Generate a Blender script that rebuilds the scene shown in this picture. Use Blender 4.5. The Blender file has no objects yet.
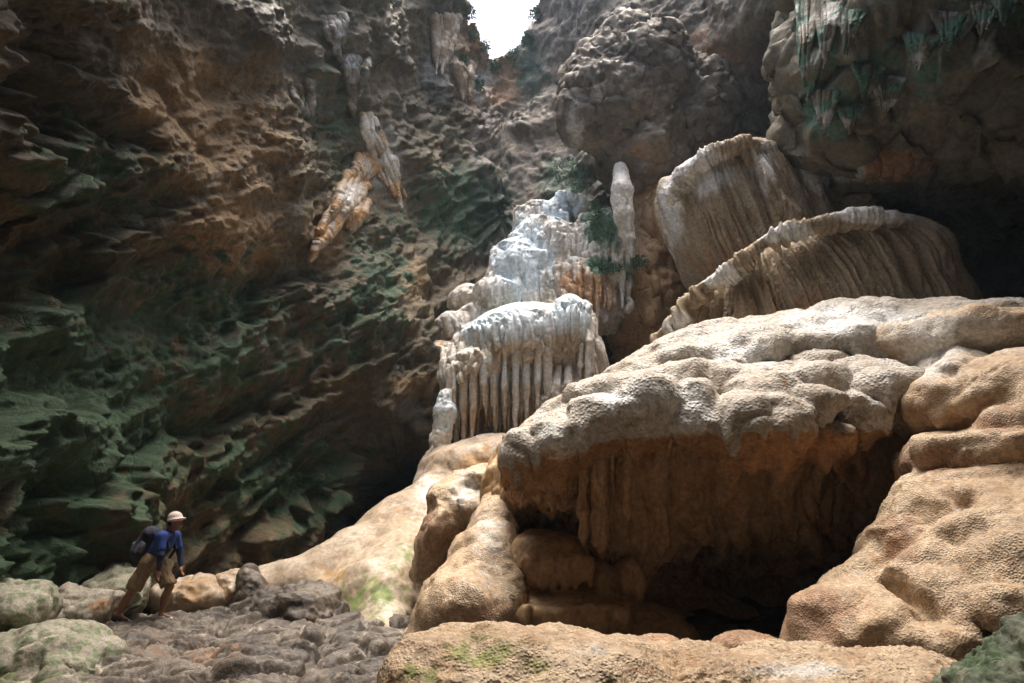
import bpy, math, random
from mathutils import Vector
import numpy as np
random.seed(7); rng = np.random.default_rng(7)
S = bpy.context.scene
COL = S.collection
f32 = np.float32

# ------------------------------------------------------------------ camera
CAM = np.array((0.0, 0.0, 1.6)); PITCH = math.radians(15.0)
W_, H_, LENS = 1024, 683, 24.0
F = W_*LENS/36.0
cp, sp = math.cos(PITCH), math.sin(PITCH)
def P(px, py, y):
    """world point at ground depth y (metres ahead) seen at a place in the photo"""
    a = (px-512)/F; b = -(py-341.5)/F
    d = np.array((a, cp-b*sp, sp+b*cp))
    return CAM + d*(y/d[1])
def cdepth(p): return (p[1]-CAM[1])*cp+(p[2]-CAM[2])*sp
def unproj(V):
    d = V-CAM
    zc = d[:, 1]*cp+d[:, 2]*sp
    zc = np.where(zc > .2, zc, .2)
    return 512+F*d[:, 0]/zc, 341.5-F*(-d[:, 1]*sp+d[:, 2]*cp)/zc

# ------------------------------------------------------------------ noise
_G = np.array([(1,1,0),(-1,1,0),(1,-1,0),(-1,-1,0),(1,0,1),(-1,0,1),(1,0,-1),(-1,0,-1),
               (0,1,1),(0,-1,1),(0,1,-1),(0,-1,-1),(1,1,0),(-1,1,0),(0,-1,1),(0,-1,-1)], f32)
def _hash(i, j, k):
    with np.errstate(over='ignore'):
        h = i.astype(np.uint32)*np.uint32(374761393)+j.astype(np.uint32)*np.uint32(668265263)+k.astype(np.uint32)*np.uint32(2246822519)
        h = (h ^ (h >> np.uint32(13)))*np.uint32(1274126177)
        return h ^ (h >> np.uint32(16))
def perlin(p, seed=0):
    p = np.asarray(p, f32)+f32(seed*17.31+101)
    i = np.floor(p); w = p-i; i = i.astype(np.int64)
    u = w*w*w*(w*(w*6-15)+10)
    r = np.zeros(len(p), f32)
    for a in (0, 1):
        wx = u[:, 0] if a else 1-u[:, 0]
        for b in (0, 1):
            wy = u[:, 1] if b else 1-u[:, 1]
            for c in (0, 1):
                wz = u[:, 2] if c else 1-u[:, 2]
                g = _G[_hash(i[:, 0]+a, i[:, 1]+b, i[:, 2]+c) & np.uint32(15)]
                r += wx*wy*wz*(g[:, 0]*(w[:, 0]-a)+g[:, 1]*(w[:, 1]-b)+g[:, 2]*(w[:, 2]-c))
    return r
def fbm(p, o=4, seed=0, gain=.5, lac=2.03):
    r = np.zeros(len(p), f32); a = 1.0
    for k in range(o):
        r += a*perlin(p, seed+k); p = p*lac; a *= gain
    return r
def billow(p, o=3, seed=0, gain=.5):
    r = np.zeros(len(p), f32); a = 1.0
    for k in range(o):
        r += a*np.abs(perlin(p, seed+k)); p = p*2.05; a *= gain
    return r
def ridged(p, o=4, seed=0, gain=.5):
    r = np.zeros(len(p), f32); a = 1.0
    for k in range(o):
        r += a*(1-2*np.abs(perlin(p, seed+k))); p = p*2.07; a *= gain
    return r
def worley(p, seed=0, second=False, ids=False):
    p = np.asarray(p, f32)+f32(seed*11.7+57)
    i = np.floor(p).astype(np.int64)
    d1 = np.full(len(p), 9, f32); d2 = d1.copy(); hid = np.zeros(len(p), f32)
    for a in (-1, 0, 1):
        for b in (-1, 0, 1):
            for c in (-1, 0, 1):
                ci = i+np.array((a, b, c))
                h = _hash(ci[:, 0], ci[:, 1], ci[:, 2])
                q = np.stack(((h & np.uint32(1023)), ((h >> np.uint32(10)) & np.uint32(1023)), ((h >> np.uint32(20)) & np.uint32(1023))), 1).astype(f32)/1023
                dd = ((ci+q-p)**2).sum(1)
                if second:
                    d2 = np.minimum(d2, np.maximum(d1, dd))
                if ids: hid = np.where(dd < d1, ((h >> np.uint32(5)) & np.uint32(255)).astype(f32)/255, hid)
                d1 = np.minimum(d1, dd)
    if ids: return np.sqrt(d1), np.sqrt(d2), hid
    return (np.sqrt(d1), np.sqrt(d2)) if second else np.sqrt(d1)
def sstep(a, b, x):
    t = np.clip((x-a)/(b-a), 0, 1); return t*t*(3-2*t)

# ------------------------------------------------------------------ meshes
def normals(V, Q):
    n = np.cross(V[Q[:, 2]]-V[Q[:, 0]], V[Q[:, 3]]-V[Q[:, 1]])
    N = np.zeros_like(V)
    for c in range(4):
        for k in range(3):
            N[:, k] += np.bincount(Q[:, c], n[:, k], len(V))
    return N/np.maximum(np.linalg.norm(N, axis=1, keepdims=True), 1e-12)
def smooth_mesh(V, Q, it=2, w=.5):
    for _ in range(it):
        A = np.zeros_like(V); c = np.zeros(len(V))
        for a, b in ((0, 1), (1, 2), (2, 3), (3, 0)):
            for s, t in ((a, b), (b, a)):
                c += np.bincount(Q[:, s], minlength=len(V))
                for k in range(3):
                    A[:, k] += np.bincount(Q[:, s], V[Q[:, t], k], len(V))
        V = V*(1-w)+w*A/np.maximum(c, 1)[:, None]
    return V
def subdivide(V, Q):
    e = np.stack((Q, np.roll(Q, -1, 1)), -1).reshape(-1, 2); es = np.sort(e, 1)
    key = es[:, 0].astype(np.int64)*len(V)+es[:, 1]
    u, inv = np.unique(key, return_inverse=True)
    ev = np.stack((u//len(V), u % len(V)), 1)
    n = len(V); m = inv.reshape(-1, 4)+n; f = np.arange(len(Q))+n+len(u)
    V2 = np.concatenate((V, V[ev].mean(1), V[Q].mean(1)))
    Q2 = np.concatenate([np.stack((Q[:, i], m[:, i], f, m[:, i-1]), 1) for i in range(4)])
    return smooth_mesh(V2, Q2, 1), Q2
def make(name, V, Q, mat, parent=None, tint=None, base=None, smooth=True):
    """ONE mesh object whose origin sits at its base; V in world metres (or parent's frame)"""
    V = np.asarray(V, float)
    if base is None:
        base = np.zeros(3) if parent is not None else np.array((V[:, 0].mean(), V[:, 1].mean(), V[:, 2].min()))
    pl = np.array(parent.location) if parent is not None else np.zeros(3)
    me = bpy.data.meshes.new(name)
    L = (V-base-pl).astype(f32)
    Q = np.asarray(Q, np.int32); k = Q.shape[1]
    me.vertices.add(len(L)); me.vertices.foreach_set('co', L.ravel())
    me.loops.add(Q.size); me.loops.foreach_set('vertex_index', Q.ravel())
    me.polygons.add(len(Q)); me.polygons.foreach_set('loop_start', np.arange(0, Q.size, k, dtype=np.int32))
    me.polygons.foreach_set('use_smooth', np.full(len(Q), smooth, bool))
    me.update(calc_edges=True); me.validate()
    at = me.attributes.new('tint', 'FLOAT_COLOR', 'POINT')
    t = np.zeros((len(L), 4), f32); t[:, 3] = 1
    if tint is not None:
        for i, c in enumerate(tint):
            if c is not None: t[:, i] = np.clip(c, 0, 1)
    at.data.foreach_set('color', t.ravel())
    me.materials.append(mat)
    o = bpy.data.objects.new(name, me); COL.objects.link(o)
    o.location = base
    if parent is not None: o.parent = parent
    return o
def tag(o, label=None, cat=None, group=None, kind=None):
    if label: o['label'] = label
    if cat: o['category'] = cat
    if group: o['group'] = group
    if kind: o['kind'] = kind
    return o
def empty(name, loc):
    o = bpy.data.objects.new(name, None); COL.objects.link(o); o.location = loc
    o.empty_display_size = .3
    return o

# ------------------------------------------------------------------ implicit modelling
class El:                                            # ellipsoid
    def __init__(s, c, r, roll=0, yaw=0, k=None, sub=False, p=2):
        s.p = p; s.c = np.array(c, float); s.r = np.array(r, float); s.k = k; s.sub = sub
        a, b = math.radians(roll), math.radians(yaw)
        Ry = np.array(((math.cos(a), 0, math.sin(a)), (0, 1, 0), (-math.sin(a), 0, math.cos(a))))
        Rz = np.array(((math.cos(b), -math.sin(b), 0), (math.sin(b), math.cos(b), 0), (0, 0, 1)))
        s.R = Rz@Ry
        e = np.sqrt(((s.R*s.r)**2).sum(1))*(1 if p == 2 else 1.35); s.lo, s.hi = s.c-e, s.c+e
    def d(s, X, Y, Z):
        R = s.R
        x, y, z = X-s.c[0], Y-s.c[1], Z-s.c[2]
        q = [(R[0, i]*x+R[1, i]*y+R[2, i]*z)/s.r[i] for i in range(3)]
        if s.p != 2:
            return ((np.abs(q[0])**s.p+np.abs(q[1])**s.p+np.abs(q[2])**s.p+1e-9)**(1/s.p)-1)*s.r.min()
        k0 = np.sqrt(q[0]**2+q[1]**2+q[2]**2)+1e-9
        k1 = np.sqrt((q[0]/s.r[0])**2+(q[1]/s.r[1])**2+(q[2]/s.r[2])**2)+1e-9
        return k0*(k0-1)/k1
class Co:                                            # tapered capsule
    def __init__(s, a, b, ra, rb, k=None, sub=False):
        s.a, s.b = np.array(a, float), np.array(b, float); s.ra, s.rb = ra, rb; s.k = k; s.sub = sub
        s.lo = np.minimum(s.a-ra, s.b-rb); s.hi = np.maximum(s.a+ra, s.b+rb)
    def d(s, X, Y, Z):
        ab = s.b-s.a
        x, y, z = X-s.a[0], Y-s.a[1], Z-s.a[2]
        t = np.clip((x*ab[0]+y*ab[1]+z*ab[2])/max(ab@ab, 1e-9), 0, 1)
        return np.sqrt((x-t*ab[0])**2+(y-t*ab[1])**2+(z-t*ab[2])**2)-(s.ra+(s.rb-s.ra)*t)
def E(px, py, y, w, h, dm, roll=0, k=None, sub=False, yaw=0, p=2):
    c = P(px, py, y); s = cdepth(c)/F
    return El(c, (w*s, dm, h*s), roll, yaw, k, sub, p)
def C(pts, k=None, sub=False):
    o = []
    for a, b in zip(pts[:-1], pts[1:]):
        A, B = P(*a[:3]), P(*b[:3])
        o.append(Co(A, B, a[3]*cdepth(A)/F, b[3]*cdepth(B)/F, k, sub))
    return o
def flat(l):
    o = []
    for x in l: o += flat(x) if isinstance(x, (list, tuple)) else [x]
    return o
def surface(prims, h, k=.25, warp=0, wf=.6, floor=None, post=1):
    prims = flat(prims)
    add = [p for p in prims if not p.sub]
    lo = np.min([p.lo for p in add], 0)-4*h; hi = np.max([p.hi for p in add], 0)+4*h
    if floor is not None: lo[2] = max(lo[2], floor-3*h)
    n = np.ceil((hi-lo)/h).astype(int)+1
    ax = [(lo[i]+h*np.arange(n[i])).astype(f32) for i in range(3)]
    G = np.full(n, 1e3, f32)
    for p in add+[p for p in prims if p.sub]:
        kk = p.k or k
        m = kk*1.2+3*h
        i0 = np.maximum(0, np.floor((p.lo-m-lo)/h).astype(int)); i1 = np.minimum(n, np.ceil((p.hi+m-lo)/h).astype(int)+1)
        if (i1 <= i0).any(): continue
        sl = tuple(slice(a, b) for a, b in zip(i0, i1))
        X, Y, Z = ax[0][sl[0]][:, None, None], ax[1][sl[1]][None, :, None], ax[2][sl[2]][None, None, :]
        d = p.d(X, Y, Z).astype(f32)
        g = G[sl]
        if p.sub:
            d = -d; t = np.maximum(kk-np.abs(g-d), 0)/kk
            G[sl] = np.maximum(g, d)+t*t*kk*.25
        else:
            t = np.maximum(kk-np.abs(g-d), 0)/kk
            G[sl] = np.minimum(g, d)-t*t*kk*.25
    if floor is not None:
        G = np.maximum(G, (floor-ax[2])[None, None, :])
    Sg = G < 0
    cnt = np.zeros(n-1, np.int8)
    offs = [(a, b, c) for a in (0, 1) for b in (0, 1) for c in (0, 1)]
    for a, b, c in offs: cnt += Sg[a:n[0]-1+a, b:n[1]-1+b, c:n[2]-1+c]
    act = (cnt > 0) & (cnt < 8)
    idx = np.argwhere(act)
    ID = np.full(n-1, -1, np.int32); ID[act] = np.arange(len(idx))
    val = np.stack([G[idx[:, 0]+a, idx[:, 1]+b, idx[:, 2]+c] for a, b, c in offs], 1)
    acc = np.zeros((len(idx), 3)); w = np.zeros(len(idx))
    for e in range(8):
        for g in range(e+1, 8):
            oe, og = np.array(offs[e]), np.array(offs[g])
            if np.abs(oe-og).sum() != 1: continue
            x = (val[:, e] < 0) != (val[:, g] < 0)
            t = np.where(x, val[:, e]/np.where(x, val[:, e]-val[:, g], 1), 0)
            acc += np.where(x[:, None], oe+t[:, None]*(og-oe), 0); w += x
    V = lo+(idx+acc/w[:, None])*h
    Qs = []
    for a in range(3):
        b, c = (a+1) % 3, (a+2) % 3
        s0 = [slice(None)]*3; s1 = [slice(None)]*3
        s0[a] = slice(0, -1); s1[a] = slice(1, None)
        s0[b] = s1[b] = slice(1, -1); s0[c] = s1[c] = slice(1, -1)
        A, B = Sg[tuple(s0)], Sg[tuple(s1)]
        x = np.argwhere(A != B); pos = A[A != B]
        q = x.copy(); q[:, b] += 1; q[:, c] += 1
        def cell(db, dc):
            r = q.copy(); r[:, b] += db; r[:, c] += dc
            return ID[r[:, 0], r[:, 1], r[:, 2]]
        quad = np.stack((cell(-1, -1), cell(0, -1), cell(0, 0), cell(-1, 0)), 1)
        quad[~pos] = quad[~pos][:, ::-1]
        Qs.append(quad)
    Q = np.concatenate(Qs)
    Q = Q[(Q >= 0).all(1)]
    if post: V = smooth_mesh(V, Q, post)
    if warp:
        q = V*wf
        V = V+warp*np.stack((fbm(q, 3, 1), fbm(q, 3, 5), fbm(q, 3, 9)), 1)
    return V, Q
def fluted(V, Q, flute=.1, ff=3.0, lobe=.12, lf=1.2, grain=.015, gf=14, drip=0, df=4.0, axis=None, seed=0, pl=.08, lean=0):
    """stone grown by running water: pillows on top, flutes down the steep sides, drips beneath, grain all over"""
    N = normals(V, Q); nz = N[:, 2]
    steep = 1-sstep(.35, .8, nz)
    if axis is not None:
        W = V.copy(); W[:, 0] += (V[:, 2]-axis[3])*lean
        th = np.arctan2(W[:, 0]-axis[0], -(W[:, 1]-axis[1])); R = axis[2]
        c = np.stack((np.sin(th)*R, np.cos(th)*R, V[:, 2]*pl), 1)
    else:
        c = V*np.array((1, 1, pl))
    c = c+(.12 if axis is None else .05)*np.stack((fbm(V*.9, 2, 31), fbm(V*.9, 2, 37), np.zeros(len(V))), 1)
    n1 = np.abs(perlin(c*ff, seed+3)); n2 = np.abs(perlin(c*ff*2.3, seed+4))
    fl = np.sqrt(np.clip(n1*2.4, 0, 1))-.62+.4*(np.sqrt(np.clip(n2*2.4, 0, 1))-.62)+.5*perlin(c*ff*.45, seed+5)
    amp = .75+.7*fbm(V*.6, 2, seed+12)
    d = flute*1.25*fl*steep*np.clip(amp, .3, 1.3)
    if lobe:
        w = worley(V*np.array((1, 1, .7))*lf+.35*np.stack((fbm(V*lf, 2, 3), fbm(V*lf, 2, 4), fbm(V*lf, 2, 6)), 1), seed)
        d += lobe*(.55-w*w*1.2)*(1-.55*steep)
        d += lobe*.3*fbm(V*lf*.8, 3, seed+20)
    if grain:
        d += grain*(billow(V*gf, 2, seed+40)-.35)*1.6
    V = V+N*d[:, None]
    if drip:
        und = sstep(.1, -.5, nz)
        x = np.stack((V[:, 0]*df, V[:, 1]*df, np.zeros(len(V))), 1)
        k = np.clip(perlin(x, seed+60)*1.8, 0, 1)**1.6
        V[:, 2] -= drip*k*und
    return V

# ------------------------------------------------------------------ materials
def mat(name, c0, c1, c2=None, moss=(.05, .085, .035), chalk_or_lit=(.62, .6, .56), rust=(.30, .13, .05), scale=1.0, rough=(.45, .8),
        bump=.35, grain=28.0, dots=False, dist=.03, stretch=None, spec=.4, crack=0):
    m = bpy.data.materials.new(name); m.use_nodes = True
    nt = m.node_tree; nd = nt.nodes; ln = nt.links
    b = nd['Principled BSDF']
    geo = nd.new('ShaderNodeNewGeometry')
    def mp(s):
        v = nd.new('ShaderNodeVectorMath'); v.operation = 'MULTIPLY'; v.inputs[1].default_value = s
        ln.new(geo.outputs['Position'], v.inputs[0]); return v.outputs[0]
    def noise(sc, det=6, rg=.6, dst=0, vec=None):
        n = nd.new('ShaderNodeTexNoise'); n.inputs['Scale'].default_value = sc; n.inputs['Detail'].default_value = det
        n.inputs['Roughness'].default_value = rg; n.inputs['Distortion'].default_value = dst
        ln.new(vec or geo.outputs['Position'], n.inputs['Vector']); return n.outputs['Fac']
    def ramp(x, a, bb, lo=0., hi=1.):
        r = nd.new('ShaderNodeMapRange'); r.interpolation_type = 'SMOOTHSTEP'
        r.inputs[1].default_value = a; r.inputs[2].default_value = bb; r.inputs[3].default_value = lo; r.inputs[4].default_value = hi
        ln.new(x, r.inputs[0]); return r.outputs[0]
    def mix(f, a, bb, mode='MIX'):
        x = nd.new('ShaderNodeMix'); x.data_type = 'RGBA'; x.blend_type = mode
        if isinstance(f, float): x.inputs[0].default_value = f
        else: ln.new(f, x.inputs[0])
        for s, v in ((6, a), (7, bb)):
            if isinstance(v, tuple): x.inputs[s].default_value = (*v, 1)
            else: ln.new(v, x.inputs[s])
        return x.outputs[2]
    def math_(op, a, bb):
        x = nd.new('ShaderNodeMath'); x.operation = op
        for s, v in ((0, a), (1, bb)):
            if isinstance(v, (int, float)): x.inputs[s].default_value = v
            else: ln.new(v, x.inputs[s])
        return x.outputs[0]
    st = mp(stretch) if stretch else None
    n1 = noise(.9*scale, 8, .62, .6, st); n2 = noise(3.7*scale, 8, .65, .3, st); n3 = noise(13*scale, 5, .7)
    col = mix(ramp(n1, .38, .62), c0, c1)
    if c2: col = mix(ramp(n2, .5, .68, 0, .8), col, c2)
    at = nd.new('ShaderNodeAttribute'); at.attribute_name = 'tint'
    sep = nd.new('ShaderNodeSeparateColor'); ln.new(at.outputs['Color'], sep.inputs[0])
    def masked(ch, c, br):
        s = math_('ADD', sep.outputs[ch], math_('MULTIPLY', math_('SUBTRACT', n2, .5), br))
        s = math_('MULTIPLY', ramp(s, .3, .62), ramp(sep.outputs[ch], .02, .25))
        return s, c
    for ch, c, br in ((2, rust, 1.2), (1, chalk_or_lit, 1.2), (0, moss, 1.6)):  # second channel holds pale deposits and painted light on lit rims
        s, c = masked(ch, c, br)
        col = mix(s, col, c)
    v3 = ramp(n3, .3, .7, .68, 1.22)
    cmb = nd.new('ShaderNodeCombineColor')
    for i in range(3): ln.new(v3, cmb.inputs[i])
    col = mix(1.0, col, cmb.outputs[0], 'MULTIPLY')
    ln.new(col, b.inputs['Base Color'])
    ln.new(ramp(n2, .3, .7, rough[0], rough[1]), b.inputs['Roughness'])
    b.inputs['Specular IOR Level'].default_value = spec
    hgt = noise(grain*.35, 8, .72)
    if dots:
        vo = nd.new('ShaderNodeTexVoronoi'); vo.inputs['Scale'].default_value = grain; ln.new(geo.outputs['Position'], vo.inputs['Vector'])
        hgt = math_('ADD', math_('MULTIPLY', hgt, .7), math_('MULTIPLY', ramp(vo.outputs['Distance'], .0, .7, 1, 0), ramp(n1, .42, .62, .45, .95)))
    else:
        hgt = math_('ADD', hgt, math_('MULTIPLY', noise(grain*1.6, 4, .7), .4))
    if crack:
        vo = nd.new('ShaderNodeTexVoronoi'); vo.feature = 'DISTANCE_TO_EDGE'; vo.inputs['Scale'].default_value = crack
        wv = nd.new('ShaderNodeVectorMath'); wv.operation = 'ADD'
        nn = nd.new('ShaderNodeTexNoise'); nn.inputs['Scale'].default_value = crack*.7; nn.inputs['Detail'].default_value = 5
        ln.new(geo.outputs['Position'], nn.inputs['Vector']); ln.new(geo.outputs['Position'], wv.inputs[0]); ln.new(nn.outputs['Color'], wv.inputs[1])
        ln.new(wv.outputs[0], vo.inputs['Vector'])
        hgt = math_('ADD', hgt, math_('MULTIPLY', ramp(vo.outputs['Distance'], 0, .05), .2))
    bp = nd.new('ShaderNodeBump'); bp.inputs['Strength'].default_value = bump; bp.inputs['Distance'].default_value = dist
    ln.new(hgt, bp.inputs['Height']); ln.new(bp.outputs[0], b.inputs['Normal'])
    return m
def plain(name, c, rough=.8, var=.25, scale=30):
    m = bpy.data.materials.new(name); m.use_nodes = True
    nt = m.node_tree; nd = nt.nodes; ln = nt.links; b = nd['Principled BSDF']
    geo = nd.new('ShaderNodeNewGeometry'); n = nd.new('ShaderNodeTexNoise'); n.inputs['Scale'].default_value = scale; n.inputs['Detail'].default_value = 4
    ln.new(geo.outputs['Position'], n.inputs['Vector'])
    x = nd.new('ShaderNodeMix'); x.data_type = 'RGBA'; ln.new(n.outputs['Fac'], x.inputs[0])
    x.inputs[6].default_value = (*[v*(1-var) for v in c], 1); x.inputs[7].default_value = (*[min(1, v*(1+var)) for v in c], 1)
    ln.new(x.outputs[2], b.inputs['Base Color']); b.inputs['Roughness'].default_value = rough
    bp = nd.new('ShaderNodeBump'); bp.inputs['Strength'].default_value = .3; bp.inputs['Distance'].default_value = .01
    ln.new(n.outputs['Fac'], bp.inputs['Height']); ln.new(bp.outputs[0], b.inputs['Normal'])
    return m
M_WALL = mat('wall_rock', (.09, .073, .038), (.16, .118, .06), (.06, .055, .03), moss=(.056, .104, .050), chalk_or_lit=(.28, .27, .23), rust=(.29, .185, .085),
             scale=.7, rough=(.35, .75), bump=1.0, grain=20, dist=.07, crack=1.3)
M_BACK = mat('back_rock', (.12, .095, .07), (.19, .145, .10), (.08, .07, .06), moss=(.05, .075, .045), chalk_or_lit=(.42, .40, .36), rust=(.30, .17, .09),
             scale=.6, rough=(.4, .8), bump=.6, grain=12, dist=.07, crack=.9)
M_OVER = mat('overhang_rock', (.11, .095, .055), (.17, .135, .08), (.075, .07, .045), moss=(.075, .15, .095), chalk_or_lit=(.36, .36, .32), rust=(.34, .19, .09),
             scale=.7, bump=.6, grain=14, dist=.05, crack=1.2)
M_CAP = mat('cap_flowstone', (.40, .35, .29), (.48, .45, .40), (.34, .27, .20), moss=(.2, .22, .1), chalk_or_lit=(.62, .61, .59), rust=(.34, .18, .075),
            scale=1, rough=(.6, .9), bump=.7, grain=24, dots=True, dist=.035)
M_WALLF = mat('ochre_flowstone', (.40, .245, .12), (.50, .33, .17), (.28, .16, .075), scale=1, rough=(.35, .7), bump=.4, grain=16, stretch=(1, 1, .25))
M_CURT = mat('curtain_flowstone', (.29, .21, .125), (.37, .29, .19), (.21, .135, .075), chalk_or_lit=(.64, .62, .58), rust=(.36, .2, .1), scale=1.1, rough=(.5, .85),
             bump=.5, grain=20, dist=.03, stretch=(1, 1, .3))
M_WHITE = mat('white_flowstone', (.58, .53, .45), (.68, .65, .60), (.46, .36, .26), moss=(.12, .2, .13), chalk_or_lit=(.68, .76, .80), rust=(.45, .26, .13),  # bluish white puts the cool highlights of the cascade into the colour
              scale=.9, rough=(.4, .8), bump=.5, grain=14, dist=.04, stretch=(1, 1, .4))
M_RAMP = mat('pale_flowstone', (.40, .305, .21), (.48, .40, .305), (.32, .21, .125), moss=(.20, .25, .08), chalk_or_lit=(.64, .6, .53), rust=(.45, .27, .12),
             scale=1, rough=(.45, .8), bump=.35, grain=18, dist=.02)
M_TAN = mat('tan_flowstone', (.43, .305, .19), (.52, .40, .27), (.35, .215, .12), moss=(.25, .26, .09), chalk_or_lit=(.58, .54, .48), rust=(.38, .24, .15), scale=1.3, rough=(.5, .85),
            bump=.6, grain=44, dots=True, dist=.025)
M_SLAB = mat('dark_wet_rock', (.062, .048, .036), (.17, .138, .105), (.032, .026, .02), moss=(.14, .15, .07), chalk_or_lit=(.42, .37, .3), rust=(.30, .17, .10), scale=1.8, rough=(.38, .75),
             bump=.7, grain=16, dist=.04, spec=.45)
M_BOULD = mat('pale_boulder', (.30, .27, .21), (.42, .38, .30), (.19, .15, .11), moss=(.16, .22, .11), rust=(.4, .24, .13), scale=2.2, rough=(.6, .9), bump=.7, grain=24, dist=.03)
M_GREEN = mat('green_rock', (.12, .15, .10), (.20, .20, .13), (.08, .08, .06), moss=(.07, .11, .05), rust=(.26, .2, .09), scale=3, rough=(.5, .9), bump=.8, grain=30, dist=.02)

# ------------------------------------------------------------------ the cave shell
CC = np.array((0.0, 3.0, 2.0))
ctl = [(-250, 620, 6.5), (-250, 300, 6.5), (-250, 0, 5.5), (0, 620, 10.8), (0, 420, 10.6), (0, 220, 10.3), (0, 20, 9.2), (0, -200, 7.5),
       (150, 600, 14), (150, 420, 13.4), (150, 220, 13), (150, 20, 11.6), (150, -200, 9.5), (300, 590, 17), (300, 420, 16.3), (300, 220, 16.2), (300, 20, 15), (300, -200, 13),
       (360, 500, 18.5), (420, 430, 18.6), (420, 300, 20.5), (430, 200, 22.5), (430, 80, 23), (450, 0, 23), (450, -150, 21),
       (388, 500, 24), (400, 560, 24), (500, 500, 24), (500, 230, 25.5), (500, 130, 27), (505, 40, 28.5), (505, -60, 28), (560, 100, 25), (555, 200, 24),
       (610, 350, 24.5), (600, 250, 22), (650, 180, 23), (700, 60, 21), (620, 20, 23), (640, -120, 21), (770, 100, 21.5), (800, 20, 19), (800, -150, 16),
       (900, 100, 23), (950, 250, 24), (1024, 250, 22), (1024, 500, 20), (800, 500, 22), (1120, 300, 17), (1024, 0, 17), (1024, -200, 13), (1300, 300, 9.5), (1300, 0, 9)]
cw = [P(*c) for c in ctl]
cw += [np.array(p, float) for p in ((-10, 0, 3), (-9, -6, 3), (0, -9, 3), (9, -6, 3), (11, 0, 3), (-7, 2, 12), (7, 3, 12), (0, -5, 14), (0, 10, 21), (0, 4, 19),
                                    (-5, -3, 13), (5, -3, 13), (-6, 12, 18), (7, 12, 18), (0, 8, -3), (0, -4, -3), (0, 20, -3), (-8, 8, -2), (8, 8, -2))]
cw = np.array(cw)-CC; cr = np.linalg.norm(cw, axis=1); cd = cw/cr[:, None]
def kern(A, B): return np.sqrt(np.maximum(2-2*A@B.T, 0)+.0006)
Kw = np.linalg.solve(kern(cd, cd)+1e-3*np.eye(len(cd)), np.log(cr)-np.log(cr).mean())
def radius(D):
    return np.exp(kern(D, cd)@Kw+np.log(cr).mean())
def gauss(px, py, spots):
    """patches of pigment and of painted light given where they are seen"""
    m = np.zeros(len(px))
    for x, y, rx, ry, a in spots: m = np.maximum(m, a*np.exp(-((px-x)/rx)**2-((py-y)/ry)**2))
    return m
HOLE = [(466, -90), (470, 0), (474, 24), (482, 34), (488, 48), (497, 58), (506, 52), (514, 44), (524, 34), (533, 20), (536, 0), (540, -90)]
def in_poly(x, y, poly):
    r = np.zeros(len(x), bool); n = len(poly)
    for i in range(n):
        (x0, y0), (x1, y1) = poly[i], poly[(i+1) % n]
        c = ((y0 > y) != (y1 > y)) & (x < (x1-x0)*(y-y0)/((y1-y0) or 1e-9)+x0)
        r ^= c
    return r
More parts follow.
